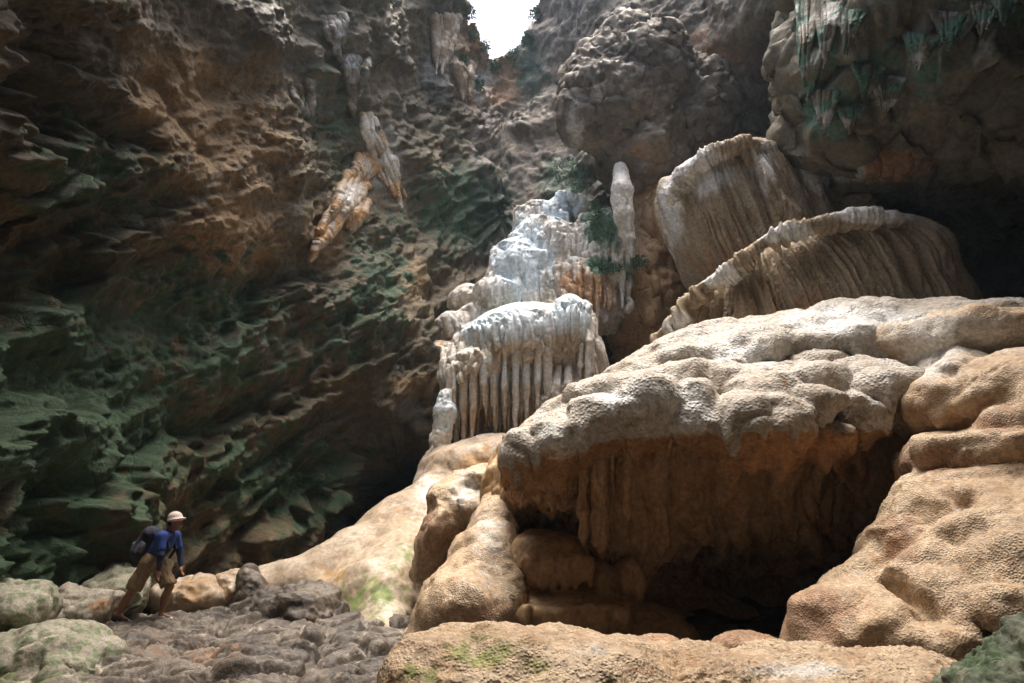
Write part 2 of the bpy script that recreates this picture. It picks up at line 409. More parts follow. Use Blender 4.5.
def shell(az0, az1, el0, el1, step, detail=True):
    az = np.radians(np.arange(az0, az1+step*.5, step)); el = np.radians(np.arange(el0, el1+step*.5, step))
    A, B = np.meshgrid(az, el, indexing='ij')
    D = np.stack((np.sin(A)*np.cos(B), np.cos(A)*np.cos(B), np.sin(B)), -1).reshape(-1, 3)
    R = np.concatenate([radius(d) for d in np.array_split(D, 12)])
    V = CC+D*R[:, None]
    n, m = A.shape
    I = np.arange(n*m).reshape(n, m)
    Q = np.stack((I[:-1, :-1], I[:-1, 1:], I[1:, 1:], I[1:, :-1]), -1).reshape(-1, 4)
    N = normals(V, Q)
    N = smooth_mesh(N, Q, 4); N /= np.linalg.norm(N, axis=1, keepdims=True)
    if (N*D).sum(1).mean() > 0: N = -N
    V = V.astype(float)
    qx, qy = unproj(V); qx = qx+7*perlin(V*.9, 51); qy = qy+7*perlin(V*.9, 52); fr_ = (D[:, 1] > .3)
    for (cx, cy, rx, ry, rot, dep) in ((398, 488, 68, 36, 42, 9), (612, 345, 28, 36, 0, 4), (965, 245, 120, 62, -8, 5)):
        ca, sa = math.cos(math.radians(rot)), math.sin(math.radians(rot))
        u = ((qx-cx)*ca-(qy-cy)*sa)/rx; v = ((qx-cx)*sa+(qy-cy)*ca)/ry
        V = V+D*(dep*sstep(1.15, .85, u*u+v*v)*fr_)[:, None]
    left = sstep(1.5, -2.5, V[:, 0])
    # tilted beds of the left wall
    a = np.array((.42, .72, .55)); a /= np.linalg.norm(a)
    c = np.array((.86, -.5, 0)); c -= a*(a@c); c /= np.linalg.norm(c)
    b = np.cross(c, a)
    if b[2] < 0: b = -b
    U = np.stack((V@a, V@b, V@c), 1)
    q = U*np.array((.22, .8, .4))
    wq = fbm(V*.45, 4, 21)
    saw = U[:, 1]*.45+.55*wq+.12*fbm(V*1.7, 3, 22)
    fr = saw-np.floor(saw)
    led = np.where(fr < .82, fr/.82, (1-fr)/.18)
    saw2 = U[:, 1]*1.55+.8*fbm(V*.6, 3, 25)
    fr2 = saw2-np.floor(saw2); led2 = np.where(fr2 < .8, fr2/.8, (1-fr2)/.2)
    amp = np.clip(.55+1.1*fbm(V*.22, 2, 50), .05, 1.2)*sstep(11.5, 7, V[:, 2]+.35*(V[:, 1]-12))
    amp = np.maximum(amp, .12)
    d = left*amp*(1.15*(led-.5)+.34*(led2-.5))
    d += 1.1*fbm(V*.16, 3, 30)
    d += .55*ridged(q*.9, 4, 33)*(.35+.5*left)*.6
    rm_ = .3+.95*sstep(-.2, .3, fbm(V*.33, 2, 95))
    V1 = V+.25*np.stack((fbm(V*.8, 2, 61), fbm(V*.8, 2, 62), fbm(V*.8, 2, 63)), 1)
    d += .42*(billow(V1*.55, 4, 70, .55)-.45)
    w1, w2 = worley(V1*.75, 3, True)
    d += rm_*(.18-.02*left)*np.clip(w2-w1, 0, .5)
    w1, w2 = worley(V1*np.array((2.1, 2.1, 2.1)), 5, True)
    d += rm_*(.13-.05*left)*np.clip(w2-w1, 0, .5)*1.4
    d += rm_*.18*left*(billow(q*2.2+.4*fbm(V*1.2, 2, 77)[:, None], 3, 78, .6)-.4)
    d += rm_*.12*(billow(V*2.6, 3, 80, .6)-.4)
    d += rm_*.075*(billow(V*4.6, 4, 85, .62)-.4)+.022*ridged(V*9, 3, 87, .6)
    V = V+N*d[:, None]
    return V, Q, n, m
FV, FQ, fn, fm = shell(-66, 60, -14, 62, .13)
fpx, fpy = unproj(FV)
jx = fpx+9*perlin(FV*1.1, 3)+4*perlin(FV*4, 4); jy = fpy+9*perlin(FV*1.1, 5)
open_ = in_poly(jx, jy, HOLE)
ox = (FV[:, 0]-.4)/7.6+.12*perlin(FV*.5, 90); oy = (FV[:, 1]-15)/9.6+.12*perlin(FV*.5, 91)
open_ |= (ox*ox+oy*oy < 1) & (FV[:, 2] > 13) & (fpy < -25)
moss = gauss(fpx, fpy, [(60, 420, 190, 170, .8), (200, 330, 160, 120, .62), (40, 560, 60, 50, 1), (90, 180, 120, 80, .55), (470, 210, 60, 60, .75), (330, 120, 60, 120, .45),
                        (380, 280, 60, 90, .55), (280, 480, 140, 80, .62), (565, 180, 30, 30, 1), (610, 230, 35, 35, 1), (530, 70, 25, 40, .7), (350, 330, 60, 60, .5)])
rust = gauss(fpx, fpy, [(230, 140, 150, 110, .62), (230, 240, 60, 50, .95), (180, 90, 60, 50, .9), (330, 230, 40, 60, .6), (385, 170, 30, 50, .6), (410, 280, 25, 50, .7), (420, 390, 40, 30, .6),
                        (500, 80, 30, 30, 1), (600, 130, 40, 50, .55), (700, 60, 80, 60, .5), (620, 280, 40, 60, .6), (470, 60, 25, 60, .8)])
chalk_or_lit = gauss(fpx, fpy, [(385, 160, 22, 45, .75), (300, 200, 20, 30, .4), (440, 60, 26, 60, .6), (60, 150, 40, 30, .45), (140, 210, 40, 30, .45), (350, 80, 25, 60, .45), (410, 410, 20, 20, .7), (480, 80, 20, 30, .6)])  # pale ribs, plus outcrops and hole edge lightened as if lit
okq = ~open_[FQ].any(1)
fx = fpx[FQ].mean(1)+14*perlin(FV[FQ[:, 0]]*.5, 8)
zq = FV[FQ, 2].mean(1)
def sub(name, sel, m, **k):
    q = FQ[sel]; u, inv = np.unique(q, return_inverse=True)
    o = make(name, FV[u], inv.reshape(-1, 4), m, tint=(moss[u], chalk_or_lit[u], rust[u]), base=np.zeros(3))
    return tag(o, kind='structure', **k)
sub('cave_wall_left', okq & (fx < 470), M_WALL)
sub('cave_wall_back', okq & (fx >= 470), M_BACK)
BV, BQ, bn, bm = shell(58, 296, -40, 88, 2.0)
bop = (((BV[:, 0]-.4)/7.6)**2+((BV[:, 1]-15)/9.6)**2 < 1) & (BV[:, 2] > 9)
tag(make('added_wall_rear', BV, BQ[~bop[BQ].any(1)], M_WALL, base=np.zeros(3)), kind='structure')  # unseen wall, added to keep light from behind out of the grotto
TV, TQ, tn, tm = shell(-68, 62, 60, 90, 1.0)
bop = (((TV[:, 0]-.4)/7.6)**2+((TV[:, 1]-15)/9.6)**2 < 1) & (TV[:, 2] > 9)
tag(make('cave_roof', TV, TQ[~bop[TQ].any(1)], M_WALL, base=np.zeros(3)), kind='structure')

# ------------------------------------------------------------------ the floor
def axis_(lo, hi, a, b, fine, coarse):
    return np.concatenate((np.arange(lo, a, coarse), np.arange(a, b, fine), np.arange(b, hi+coarse, coarse)))
def floor_h(x, y):
    p = np.stack((x, y, np.zeros_like(x)), 1)
    px = 512+F*x/np.maximum(y*cp-1.6*sp, .5)
    z = -.02+.0*x
    z += .32*np.exp(-((x+3.9)/1.0)**2-((y-11.6)/1.0)**2)
    z += .10*np.exp(-((x+2.4)/1.2)**2-((y-10)/1.0)**2)
    z += .10*(y-11)*sstep(11, 14, y)
    z -= .05*sstep(9, 6, y)
    z += .25*sstep(-7.0, -9, x)
    t = np.stack((x*.94+y*.34, -x*.34+y*.94, np.zeros_like(x)), 1)
    t += .35*np.stack((fbm(p*.7, 3, 2), fbm(p*.7, 3, 3), np.zeros_like(x)), 1)
    m_ = sstep(-7.6, -6.4, x+.25*(y-9))
    w1, w2 = worley(t*np.array((.8, 1.9, 1)), 9, True)
    z += (.26*np.sqrt(np.clip(w2-w1, 0, .7))-.12)*(.3+.7*m_)
    t2 = t+.12*np.stack((fbm(p*1.8, 2, 31), fbm(p*1.8, 2, 32), 0*x), 1)
    w1, w2, hd = worley(t2*np.array((1.2, 3.4, 1)), 12, True, True)
    z += (.15*(hd-.5)+.09*sstep(0, .16, w2-w1)-.05)*(.15+.85*m_)
    w1, w2, hd = worley(t2*np.array((2.4, 8, 1)), 15, True, True)
    z += (.06*(hd-.5)+.04*sstep(0, .2, w2-w1))*m_
    z += .022*ridged((t2+.1*perlin(p*3, 8)[:, None])*np.array((1.6, 15, 1)), 3, 19)*m_
    z += .03*ridged(t2*np.array((.9, 6, 1)), 2, 23)*m_
    z += .012*fbm(p*7, 3, 15, .6)
    w_ = .85*np.exp(-((x+5.35)/1.0)**2-((y-10.45)/.55)**2)
    z = z*(1-w_)+w_*(.30+.35*(z-.05))
    return z
gx = axis_(-18, 18, -9.5, 1.2, .022, .5); gy = axis_(-12, 34, 6.2, 13, .022, .5)
GX, GY = np.meshgrid(gx, gy, indexing='ij')
gz = floor_h(GX.ravel(), GY.ravel())
I = np.arange(GX.size).reshape(GX.shape)
GQ = np.stack((I[:-1, :-1], I[1:, :-1], I[1:, 1:], I[:-1, 1:]), -1).reshape(-1, 4)
GV = np.stack((GX.ravel(), GY.ravel(), gz), 1)
gpx, gpy = unproj(GV)
tag(make('cave_floor', GV, GQ, M_SLAB, base=np.zeros(3),
         tint=(gauss(gpx, gpy, [(20, 670, 80, 30, .6), (30, 590, 60, 30, .9)]),
               np.clip(gauss(gpx, gpy, [(30, 650, 70, 40, .75)])+.35*sstep(.05, .3, fbm(GV*np.array((.8, 2.2, 0)), 3, 44)), 0, 1),
               gauss(gpx, gpy, [(210, 655, 60, 25, .42), (100, 600, 60, 12, .8), (240, 585, 60, 10, .9), (150, 650, 40, 25, .36)]))), kind='structure')
def ground(px, py):
    """where the sight line through a place in the photo meets the floor"""
    for y in np.arange(6, 20, .02):
        p = P(px, py, y)
        if p[2] <= floor_h(np.array([p[0]]), np.array([p[1]]))[0]: return p
    return P(px, py, 11)

# ------------------------------------------------------------------ flowstone
def spots(V, s):
    px, py = unproj(V); return gauss(px, py, s)

# -- the great dome over its grotto
dome = empty('flowstone_dome', P(700, 640, 11)*np.array((1, 1, 0)))
tag(dome, 'huge rounded flowstone dome with pale pillowed cap overhanging a dark ochre grotto', 'flowstone')
cap = [E(560, 450, 10.5, 62, 38, 1.15, -28), E(625, 420, 10.6, 75, 38, 1.3, -14), E(700, 408, 10.7, 75, 40, 1.4, -6), E(780, 408, 10.6, 70, 40, 1.4, 0), E(848, 405, 10.8, 52, 40, 1.35, 8),
       E(690, 385, 12.2, 120, 40, 1.8, -12), E(800, 370, 12.4, 110, 48, 1.9, 0), E(860, 350, 13.4, 110, 42, 1.8), E(740, 360, 13.4, 110, 36, 1.6, -6), E(950, 345, 12.5, 90, 35, 1.8),
       # pillows along the rim
       E(692, 412, 9.05, 27, 34, .5, k=.06), E(645, 412, 9.2, 34, 34, .6, k=.06), E(738, 432, 8.95, 28, 36, .5, k=.06), E(775, 424, 8.95, 34, 36, .5, k=.06), E(598, 425, 9.4, 32, 30, .5, -10, k=.06), E(560, 440, 9.5, 28, 28, .5, -20, k=.06), E(526, 458, 9.7, 28, 28, .5, -35, k=.06),
       E(815, 438, 9.25, 26, 22, .4, k=.05), E(852, 420, 9.6, 34, 30, .5, k=.08), E(812, 404, 9.0, 24, 11, .35, k=.05), E(850, 402, 9.2, 18, 10, .3, k=.05), E(880, 392, 9.7, 30, 16, .5, k=.08), E(760, 396, 9.4, 40, 20, .5, -8, k=.07), E(800, 385, 9.7, 50, 16, .5, 4, k=.07), E(720, 388, 9.8, 34, 18, .5, k=.07),
       E(665, 384, 10.0, 40, 16, .5, -14, k=.07), E(600, 400, 10.2, 40, 18, .5, -22, k=.07), E(560, 415, 10.4, 30, 16, .5, -30, k=.07), E(850, 335, 12.2, 40, 10, .5, k=.07), E(800, 345, 11.8, 46, 10, .5, -10, k=.07), E(900, 340, 12.0, 36, 12, .5, k=.07), E(740, 355, 11.6, 44, 10, .5, -10, k=.07), E(690, 362, 11.4, 40, 10, .5, -14, k=.07),
       E(760, 385, 10.2, 60, 16, .6, -8, k=.15), E(690, 380, 10.6, 45, 14, .5, -10, k=.15), E(830, 372, 10.8, 50, 13, .5, k=.15), E(620, 392, 10.9, 40, 16, .5, -15, k=.15)]
def pillows(prims, spots_, h, k, kp=.09, seed=1, flat_=.6, sink=.5):
    """smaller pillows of stone grown on the outside of larger ones"""
    R = random.Random(seed); V0, Q0 = surface(prims, h, k=k); N0 = normals(V0, Q0); ax_, ay_ = unproj(V0); o = []
    for (x0, y0, x1, y1, n, lo_, hi_) in spots_:
        for _ in range(n):
            x, y = R.uniform(x0, x1), R.uniform(y0, y1)
            m = np.nonzero((ax_-x)**2+(ay_-y)**2 < 49)[0]
            if not len(m): continue
            i = m[np.argmin(V0[m, 1])]; q = R.uniform(lo_, hi_)*cdepth(V0[i])/F
            rr = (q*R.uniform(1, 1.5), q*1.2, q*flat_)
            o.append(El(V0[i]-N0[i]*q*sink, rr, R.uniform(-14, 6), k=kp))
    return prims+o
h = .042
cap = pillows(cap, [(520, 330, 900, 400, 60, 14, 28), (525, 400, 620, 460, 16, 14, 24), (620, 395, 890, 450, 34, 12, 23), (880, 318, 1000, 350, 14, 14, 24)], .08, .22, seed=5, kp=.055, sink=.55, flat_=.7)
V, Q = surface(cap, .038, k=.22, warp=.09, wf=1.2)
V = fluted(V, Q, flute=.03, ff=3.2, lobe=.14, lf=1.35, grain=.016, gf=15, drip=.28, df=3.6, seed=2)
px, py = unproj(V)
N = normals(V, Q)
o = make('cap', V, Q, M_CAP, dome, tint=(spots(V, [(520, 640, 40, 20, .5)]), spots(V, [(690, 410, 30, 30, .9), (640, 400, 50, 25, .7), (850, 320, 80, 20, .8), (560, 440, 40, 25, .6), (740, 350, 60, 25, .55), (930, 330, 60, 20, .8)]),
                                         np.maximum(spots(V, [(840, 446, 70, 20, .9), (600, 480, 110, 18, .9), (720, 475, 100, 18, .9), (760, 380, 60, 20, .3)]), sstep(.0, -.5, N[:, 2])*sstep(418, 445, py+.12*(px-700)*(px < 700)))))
wall = [E(600, 505, 11.7, 120, 100, 1.5), E(720, 490, 12.0, 130, 90, 1.7), E(840, 465, 12.2, 90, 90, 1.8), E(880, 440, 11.4, 34, 60, 1.2, 10), E(550, 515, 11.6, 40, 80, 1.4), E(620, 640, 13, 160, 60, 1.5), E(800, 600, 14.8, 140, 120, 1.4), E(720, 600, 14.6, 200, 90, 1.4)]
for i in range(26):
    x = 534+i*12.8+random.uniform(-6, 6); yy = 450+abs(x-600)*.02
    L = random.choice((25, 40, 60, 35, 80)) if x < 720 else random.choice((20, 30, 40))
    wall += C([(x, yy-10, 10.25, random.uniform(7, 11)), (x+random.uniform(-3, 3), yy+L, 10.45, 2.2)], k=.16)
wall += [E(740, 590, 11.2, 110, 42, 1.3, 4, sub=True, k=.3), E(545, 524, 10.6, 44, 20, .9, sub=True, k=.2)]
V, Q = surface(wall, h, k=.4, warp=.1, wf=1.2, floor=-.2)
V = fluted(V, Q, flute=.15, ff=3.8, lobe=.06, lf=1.2, grain=.012, gf=14, drip=.2, df=4, seed=5)
make('grotto_wall', V, Q, M_WALLF, dome)
drip = []
for i in range(70):
    x = 506+i*5.4+random.uniform(-2, 2); y0 = 452-(x-506)*.05+random.uniform(-4, 4); L = random.choice((14, 20, 28, 40, 62)) if x < 640 else random.choice((10, 16, 24))
    d0 = 9.75+.5*random.random()+(.5 if x > 800 else 0)
    xm = x+random.uniform(-3, 3)
    drip += C([(x, y0-14, d0, random.uniform(3, 5)), (xm, y0+L*.5, d0+.1, random.uniform(1.6, 2.6)), (xm+random.uniform(-4, 4), y0+L, d0+.15, .8)])
V, Q = surface(drip, .022, k=.05)
V = fluted(V, Q, flute=.015, ff=7, lobe=.015, lf=6, grain=.01, gf=14, seed=6)
make('drip_curtain', V, Q, M_WALLF, dome)
for x, b, rr in ((600, 552, 7.5), (584, 546, 5), (552, 512, 3.5), (628, 520, 4)):
    V, Q = surface([C([(x, 430, 9.8, rr), (x-1, b-34, 9.82, rr*.9), (x-.5, b-12, 9.82, rr*.75), (x, b, 9.82, 1.2)])], .022, k=.08)
    V = fluted(V, Q, flute=.04, ff=7, lobe=.03, lf=4, grain=.01, gf=14, seed=int(x))
    make('stalactite', V, Q, M_WALLF, dome)
led = [E(545, 560, 10.45, 46, 30, .7), E(520, 575, 10.4, 24, 22, .6), E(600, 582, 10.2, 14, 20, .3), E(627, 580, 10.2, 14, 22, .3), E(560, 600, 10.6, 60, 24, .6)]
led += [E(570, 625, 10.0, 62, 34, .7), E(530, 620, 10.0, 22, 26, .5), E(640, 640, 10.4, 55, 34, .7)]
for i in range(14): led += C([(525+i*5, 560+random.uniform(-4, 4), 9.82, 5), (525+i*5, 582+random.uniform(-6, 8), 9.85, 2)], k=.07)
for i in range(16): led += C([(520+i*7, 612+random.uniform(-3, 5), 9.38, 6), (520+i*7, 634+random.uniform(-8, 8), 9.4, 2.5)], k=.08)
V, Q = surface(led, .035, k=.14, floor=-.2)
V = fluted(V, Q, flute=.10, ff=5, lobe=.05, lf=2, grain=.012, gf=18, drip=.12, df=6, seed=7, pl=.04)
make('ledge', V, Q, M_WALLF, dome)

# -- pillar and block left of the dome
pil = [C([(496, 500, 11.2, 14), (492, 530, 10.7, 20), (484, 560, 10.3, 30), (470, 605, 9.9, 40), (465, 650, 9.6, 50)]), E(470, 612, 9.5, 46, 34, .6), E(505, 600, 9.9, 20, 30, .5), C([(432, 600, 10, 12), (420, 640, 9.9, 16)])]
V, Q = surface(pil, .035, k=.25, warp=.08, wf=1.5, floor=-.2)
V = fluted(V, Q, flute=.05, ff=3, lobe=.1, lf=1.8, grain=.015, gf=18, seed=9)
tag(make('flowstone_pillar', V, Q, M_TAN, tint=(None, spots(V, [(490, 540, 25, 60, .5), (470, 590, 30, 20, .4)]), spots(V, [(480, 620, 60, 40, .6)]))),
    'tan bulging flowstone pillar swelling at its foot on the left of the grotto', 'flowstone')
blk = [E(478, 482, 12.3, 28, 14, .8), E(462, 508, 12, 28, 24, .8, -10), E(442, 530, 11.8, 18, 44, .8, 8), E(480, 515, 12.1, 26, 28, .8), C([(432, 540, 11.7, 10), (425, 572, 11.5, 8)]), E(452, 496, 12.0, 22, 12, .6, -25),
       E(470, 570, 12.6, 40, 90, .6)]
V, Q = surface(blk, .035, k=.16, warp=.1, wf=1.6, floor=-.2)
V = fluted(V, Q, flute=.07, ff=3, lobe=.12, lf=1.8, grain=.015, gf=16, drip=.1, seed=11)
tag(make('flowstone_block', V, Q, M_TAN, tint=(None, spots(V, [(470, 490, 30, 30, .6)]), spots(V, [(430, 540, 30, 50, .7)]))),
    'folded flowstone block over a dark slot between the pale ramp and the tan pillar', 'flowstone')

# -- pale ramp
rmp = [C([(215, 600, 13.4, 14), (260, 598, 13.4, 20), (310, 592, 13.6, 30), (360, 580, 14, 45), (420, 560, 15, 62), (470, 530, 16, 60)]), C([(400, 560, 13.6, 30), (385, 610, 12.2, 34), (375, 650, 11.2, 24)]),
       E(350, 600, 12.9, 46, 32, .9, -20), E(430, 510, 15.6, 30, 26, 1, -25), E(468, 470, 16.6, 45, 28, 1.2, -10), E(430, 485, 16.4, 14, 30, .6, 14), E(510, 460, 16.6, 40, 26, 1.2), E(405, 600, 13, 22, 60, .8)]
V, Q = surface(rmp, .045, k=.4, warp=.12, wf=.9, floor=-.3)
V = fluted(V, Q, flute=.05, ff=2, lobe=.1, lf=1.0, grain=.012, gf=14, seed=13)
tag(make('flowstone_ramp', V, Q, M_RAMP, tint=(spots(V, [(375, 595, 40, 36, .55), (400, 560, 30, 30, .45), (360, 640, 40, 20, .3)]), spots(V, [(430, 490, 25, 30, .6), (380, 530, 40, 20, .35), (300, 570, 60, 15, .25)]),
                                               spots(V, [(480, 475, 30, 30, .8), (400, 520, 40, 25, .35), (260, 595, 60, 20, .6), (330, 575, 40, 12, .5)]))),
    'pale smooth flowstone ramp with green algae sliding down towards the dark floor rock', 'flowstone')

# -- white central cascade
cas = empty('flowstone_cascade', P(510, 470, 17.5))
tag(cas, 'bright white flowstone cascade of draped tiers below the daylight hole', 'flowstone')
cur = [E(520, 342, 17.6, 62, 38, 1.3, -12), E(570, 330, 17.3, 23, 36, .9), E(474, 372, 17.5, 36, 24, 1.1, -28), E(566, 398, 17.2, 18, 16, .6), E(545, 408, 17.1, 14, 14, .5), E(594, 372, 17.6, 12, 40, .7), E(520, 400, 19.3, 70, 70, 1.3)]
strips = []
for i in range(70):
    x = 444+i*2.2+random.uniform(-1, 1); t0 = 372-(x-446)*.22+random.uniform(-6, 4); yb = 450-(x-446)*.26+random.uniform(-36, 10)
    if 556 < x < 580: t0 += 40; yb += 14
    d0 = 16.75+.3*math.sin(i*1.3)+.25*random.random()
    strips += C([(x, t0-20, d0+.35, random.uniform(2.4, 3.6)), (x, t0, d0, random.uniform(1.8, 4.4)), (x+random.uniform(-1, 1), (t0+yb)/2, d0, random.uniform(2.2, 3.6)), (x+random.uniform(-1.5, 1.5), yb, d0+.05, random.uniform(.8, 1.6))])
V, Q = surface(strips, .032, k=.05)
V = fluted(V, Q, flute=.03, ff=6, lobe=.03, lf=5, grain=.012, gf=10, seed=16)
make('drapery', V, Q, M_WHITE, cas, tint=(None, spots(V, [(500, 370, 70, 25, .6)]), spots(V, [(480, 425, 60, 30, .5)])))
V, Q = surface(cur, .045, k=.13)
V, Q = subdivide(V, Q)
V = fluted(V, Q, flute=.26, ff=4.2, lobe=.05, lf=1.5, grain=.01, gf=11, seed=15, pl=.05)
make('curtain', V, Q, M_WHITE, cas, tint=(None, spots(V, [(500, 325, 60, 22, .95), (570, 310, 25, 30, .9)]), spots(V, [(470, 420, 50, 30, .55), (590, 380, 20, 30, .5), (510, 420, 60, 30, .45)])))  # top of the curtain whitened as if daylight fell on it
up = [E(512, 272, 19.4, 26, 32, 1.0, 8), E(500, 296, 19.0, 26, 16, .8), E(545, 258, 20.2, 40, 44, 1.1), E(541, 225, 21, 28, 26, .9), E(566, 208, 21.4, 20, 15, .8), E(600, 255, 20.4, 34, 48, 1.0), E(560, 300, 19.8, 50, 40, 1.0),
      E(585, 300, 20, 40, 40, 1), E(520, 330, 19.6, 70, 40, 1.2), E(468, 300, 20, 18, 14, .8), E(450, 330, 19.4, 20, 16, .8), E(440, 356, 19.1, 22, 14, .8), E(428, 372, 19.3, 16, 18, .7), E(470, 350, 19.3, 24, 40, .8)]
for i in range(22):
    x = 540+i*4.2+random.uniform(-2, 2)
    up += C([(x, 262+random.uniform(-22, 8), 19.35, random.uniform(4, 6.5)), (x, 290+random.uniform(-8, 26), 19.4, 1.6)], k=.12)
for i in range(12):
    x = 492+i*4.6; up += C([(x, 276-(x-492)*.5+random.uniform(-8, 8), 18.7, 4.5), (x, 306+random.uniform(-6, 6), 18.6, 2.2)], k=.1)
V, Q = surface(up, .055, k=.2, warp=.12, wf=1.4)
V, Q = subdivide(V, Q)
V = fluted(V, Q, flute=.18, ff=3.2, lobe=.06, lf=1.6, grain=.014, gf=9, drip=.35, df=3, seed=17, pl=.06)
make('upper_tier', V, Q, M_WHITE, cas, tint=(spots(V, [(605, 225, 26, 30, .8), (640, 265, 20, 20, .8), (600, 265, 20, 12, .7), (575, 185, 20, 10, .8)]), spots(V, [(520, 260, 36, 50, .9), (560, 205, 25, 20, .9)]),  # highlights of the tier painted in bluish white
                                             spots(V, [(590, 290, 40, 40, .7), (440, 340, 40, 40, .5), (560, 265, 20, 20, .4)])))
colm = [C([(446, 396, 16.5, 7), (445, 412, 16.5, 10), (441, 440, 16.5, 9), (436, 470, 16.4, 10), (430, 492, 16.2, 14)], k=.15)]
V, Q = surface(colm, .03, k=.1)
V = fluted(V, Q, flute=.05, ff=6, lobe=.05, lf=4, grain=.03, gf=8, seed=19)
make('column', V, Q, M_WHITE, cas, tint=(None, spots(V, [(445, 410, 16, 22, .9), (430, 490, 16, 20, .9)]), spots(V, [(440, 445, 16, 14, .3)])))

# -- the two drum-shaped curtains
V, Q = surface([E(738, 228, 17.2, 60, 76, 1.8, -20, p=3.6), E(785, 228, 17.5, 50, 70, 1.7, -30, p=3), E(770, 290, 17.3, 55, 60, 1.6), C([(668, 200, 16.2, 7), (682, 176, 15.7, 8), (712, 152, 15.35, 8), (742, 143, 15.3, 8), (770, 150, 15.7, 7)], k=.12), C([(742, 146, 15.4, 5), (790, 215, 15.3, 7)], k=.15), C([(795, 145, 17.4, 9), (820, 170, 17, 10), (850, 215, 16.6, 11)], k=.15)], .055, k=.35, warp=.06)
V, Q = subdivide(V, Q)
ax = P(748, 240, 16.8)
V = fluted(V, Q, flute=.26, ff=5.2, lobe=.03, lf=1.4, grain=.02, gf=10, axis=(ax[0], ax[1], 2.0, ax[2]), seed=21, pl=.03, lean=.26)
tag(make('flowstone_drum', V, Q, M_CURT, tint=(None, spots(V, [(700, 170, 40, 30, .9), (672, 210, 14, 50, .8), (765, 165, 16, 40, .6), (820, 170, 25, 25, .9)]), spots(V, [(720, 260, 60, 40, .45)]))),  # left side and rim painted lighter, as lit
    'upper fluted drum of flowstone leaning above the skirted lower curtain', 'flowstone')
low = [E(792, 330, 15.8, 112, 84, 1.9, -26, p=3.2), E(872, 303, 15.9, 66, 82, 1.8, -6, p=3), E(728, 360, 15.5, 66, 66, 1.7, -30), E(905, 320, 15.8, 60, 60, 1.6, 30), E(855, 205, 15.9, 16, 8, .5, k=.1),
       C([(662, 342, 14.5, 8), (700, 296, 14.1, 8), (745, 260, 13.8, 8), (790, 229, 13.75, 8), (850, 217, 13.9, 9), (900, 222, 14.3, 8)], k=.12),
       E(728, 340, 13.7, 20, 18, .4, k=.12)]
V, Q = surface(low, .05, k=.3, warp=.06)
V, Q = subdivide(V, Q)
ax = P(800, 330, 15.6)
V = fluted(V, Q, flute=.25, ff=5.4, lobe=.03, lf=1.6, grain=.02, gf=11, axis=(ax[0], ax[1], 2.4, ax[2]), seed=23, pl=.03, lean=.28)
tag(make('flowstone_skirt', V, Q, M_CURT, tint=(None, spots(V, [(720, 275, 30, 16, .8), (780, 232, 40, 12, .9), (870, 215, 50, 10, .95), (680, 325, 20, 20, .7)]), spots(V, [(800, 310, 100, 40, .45), (690, 340, 30, 20, .4)]))),  # rim highlight painted in pale colour
    'wide lower curtain of flowstone with deep flutes and a rim whitened as if lit above the dome', 'flowstone')

# -- right-hand mass
rm = [E(965, 350, 10.6, 95, 30, 1.5), E(990, 400, 9.2, 88, 44, 1.3, -8), E(946, 395, 9.8, 32, 40, 1.0), E(940, 462, 8.6, 32, 26, .7), E(985, 455, 8.5, 45, 30, .8), E(1040, 440, 8.4, 60, 60, 1.2),
      E(975, 550, 8.3, 76, 70, 1.3), E(918, 590, 7.9, 42, 56, .9, -20), E(862, 637, 7.5, 54, 46, .8), E(822, 655, 7.6, 34, 34, .6), E(920, 640, 7.3, 60, 50, .7), E(1000, 560, 7.6, 70, 70, 1.0), E(985, 625, 7.1, 55, 48, .7), E(1040, 610, 7.0, 60, 90, 1.0),
      E(960, 500, 8.1, 60, 24, .7, -14), E(1020, 520, 7.6, 50, 40, .8), E(928, 530, 8.2, 24, 34, .7, -30), E(1100, 520, 8, 100, 170, 1.5), E(940, 590, 7.4, 30, 20, .4, -30),
      C([(924, 490, 8.4, 20), (910, 535, 8.1, 24), (868, 585, 7.8, 26), (818, 632, 7.5, 24)]), E(912, 590, 6.85, 7, 28, .5, -25, sub=True, k=.1), E(1000, 628, 6.45, 16, 9, .35, -20, sub=True, k=.12)]
rm = pillows(rm, [(910, 345, 1024, 420, 16, 12, 28), (930, 440, 1024, 490, 8, 14, 24), (900, 520, 1024, 640, 26, 14, 34), (840, 600, 900, 650, 5, 14, 24)], .08, .22, seed=8, flat_=.75)
V, Q = surface(rm, .036, k=.22, warp=.12, wf=1.1, floor=-.2)
V = fluted(V, Q, flute=.03, ff=3, lobe=.17, lf=1.5, grain=.014, gf=20, drip=.06, df=5, seed=25)
tag(make('flowstone_mass', V, Q, M_TAN, tint=(spots(V, [(900, 650, 20, 30, .3)]), spots(V, [(960, 335, 90, 25, .9), (930, 360, 40, 30, .7), (860, 570, 14, 20, .5), (980, 520, 60, 25, .35)]),
                                              spots(V, [(820, 620, 50, 50, .75), (900, 540, 30, 40, .7), (940, 460, 50, 20, .8), (1000, 420, 50, 25, .6)]))),
    'lumpy tan flowstone slope falling in rolls along the right edge', 'flowstone')

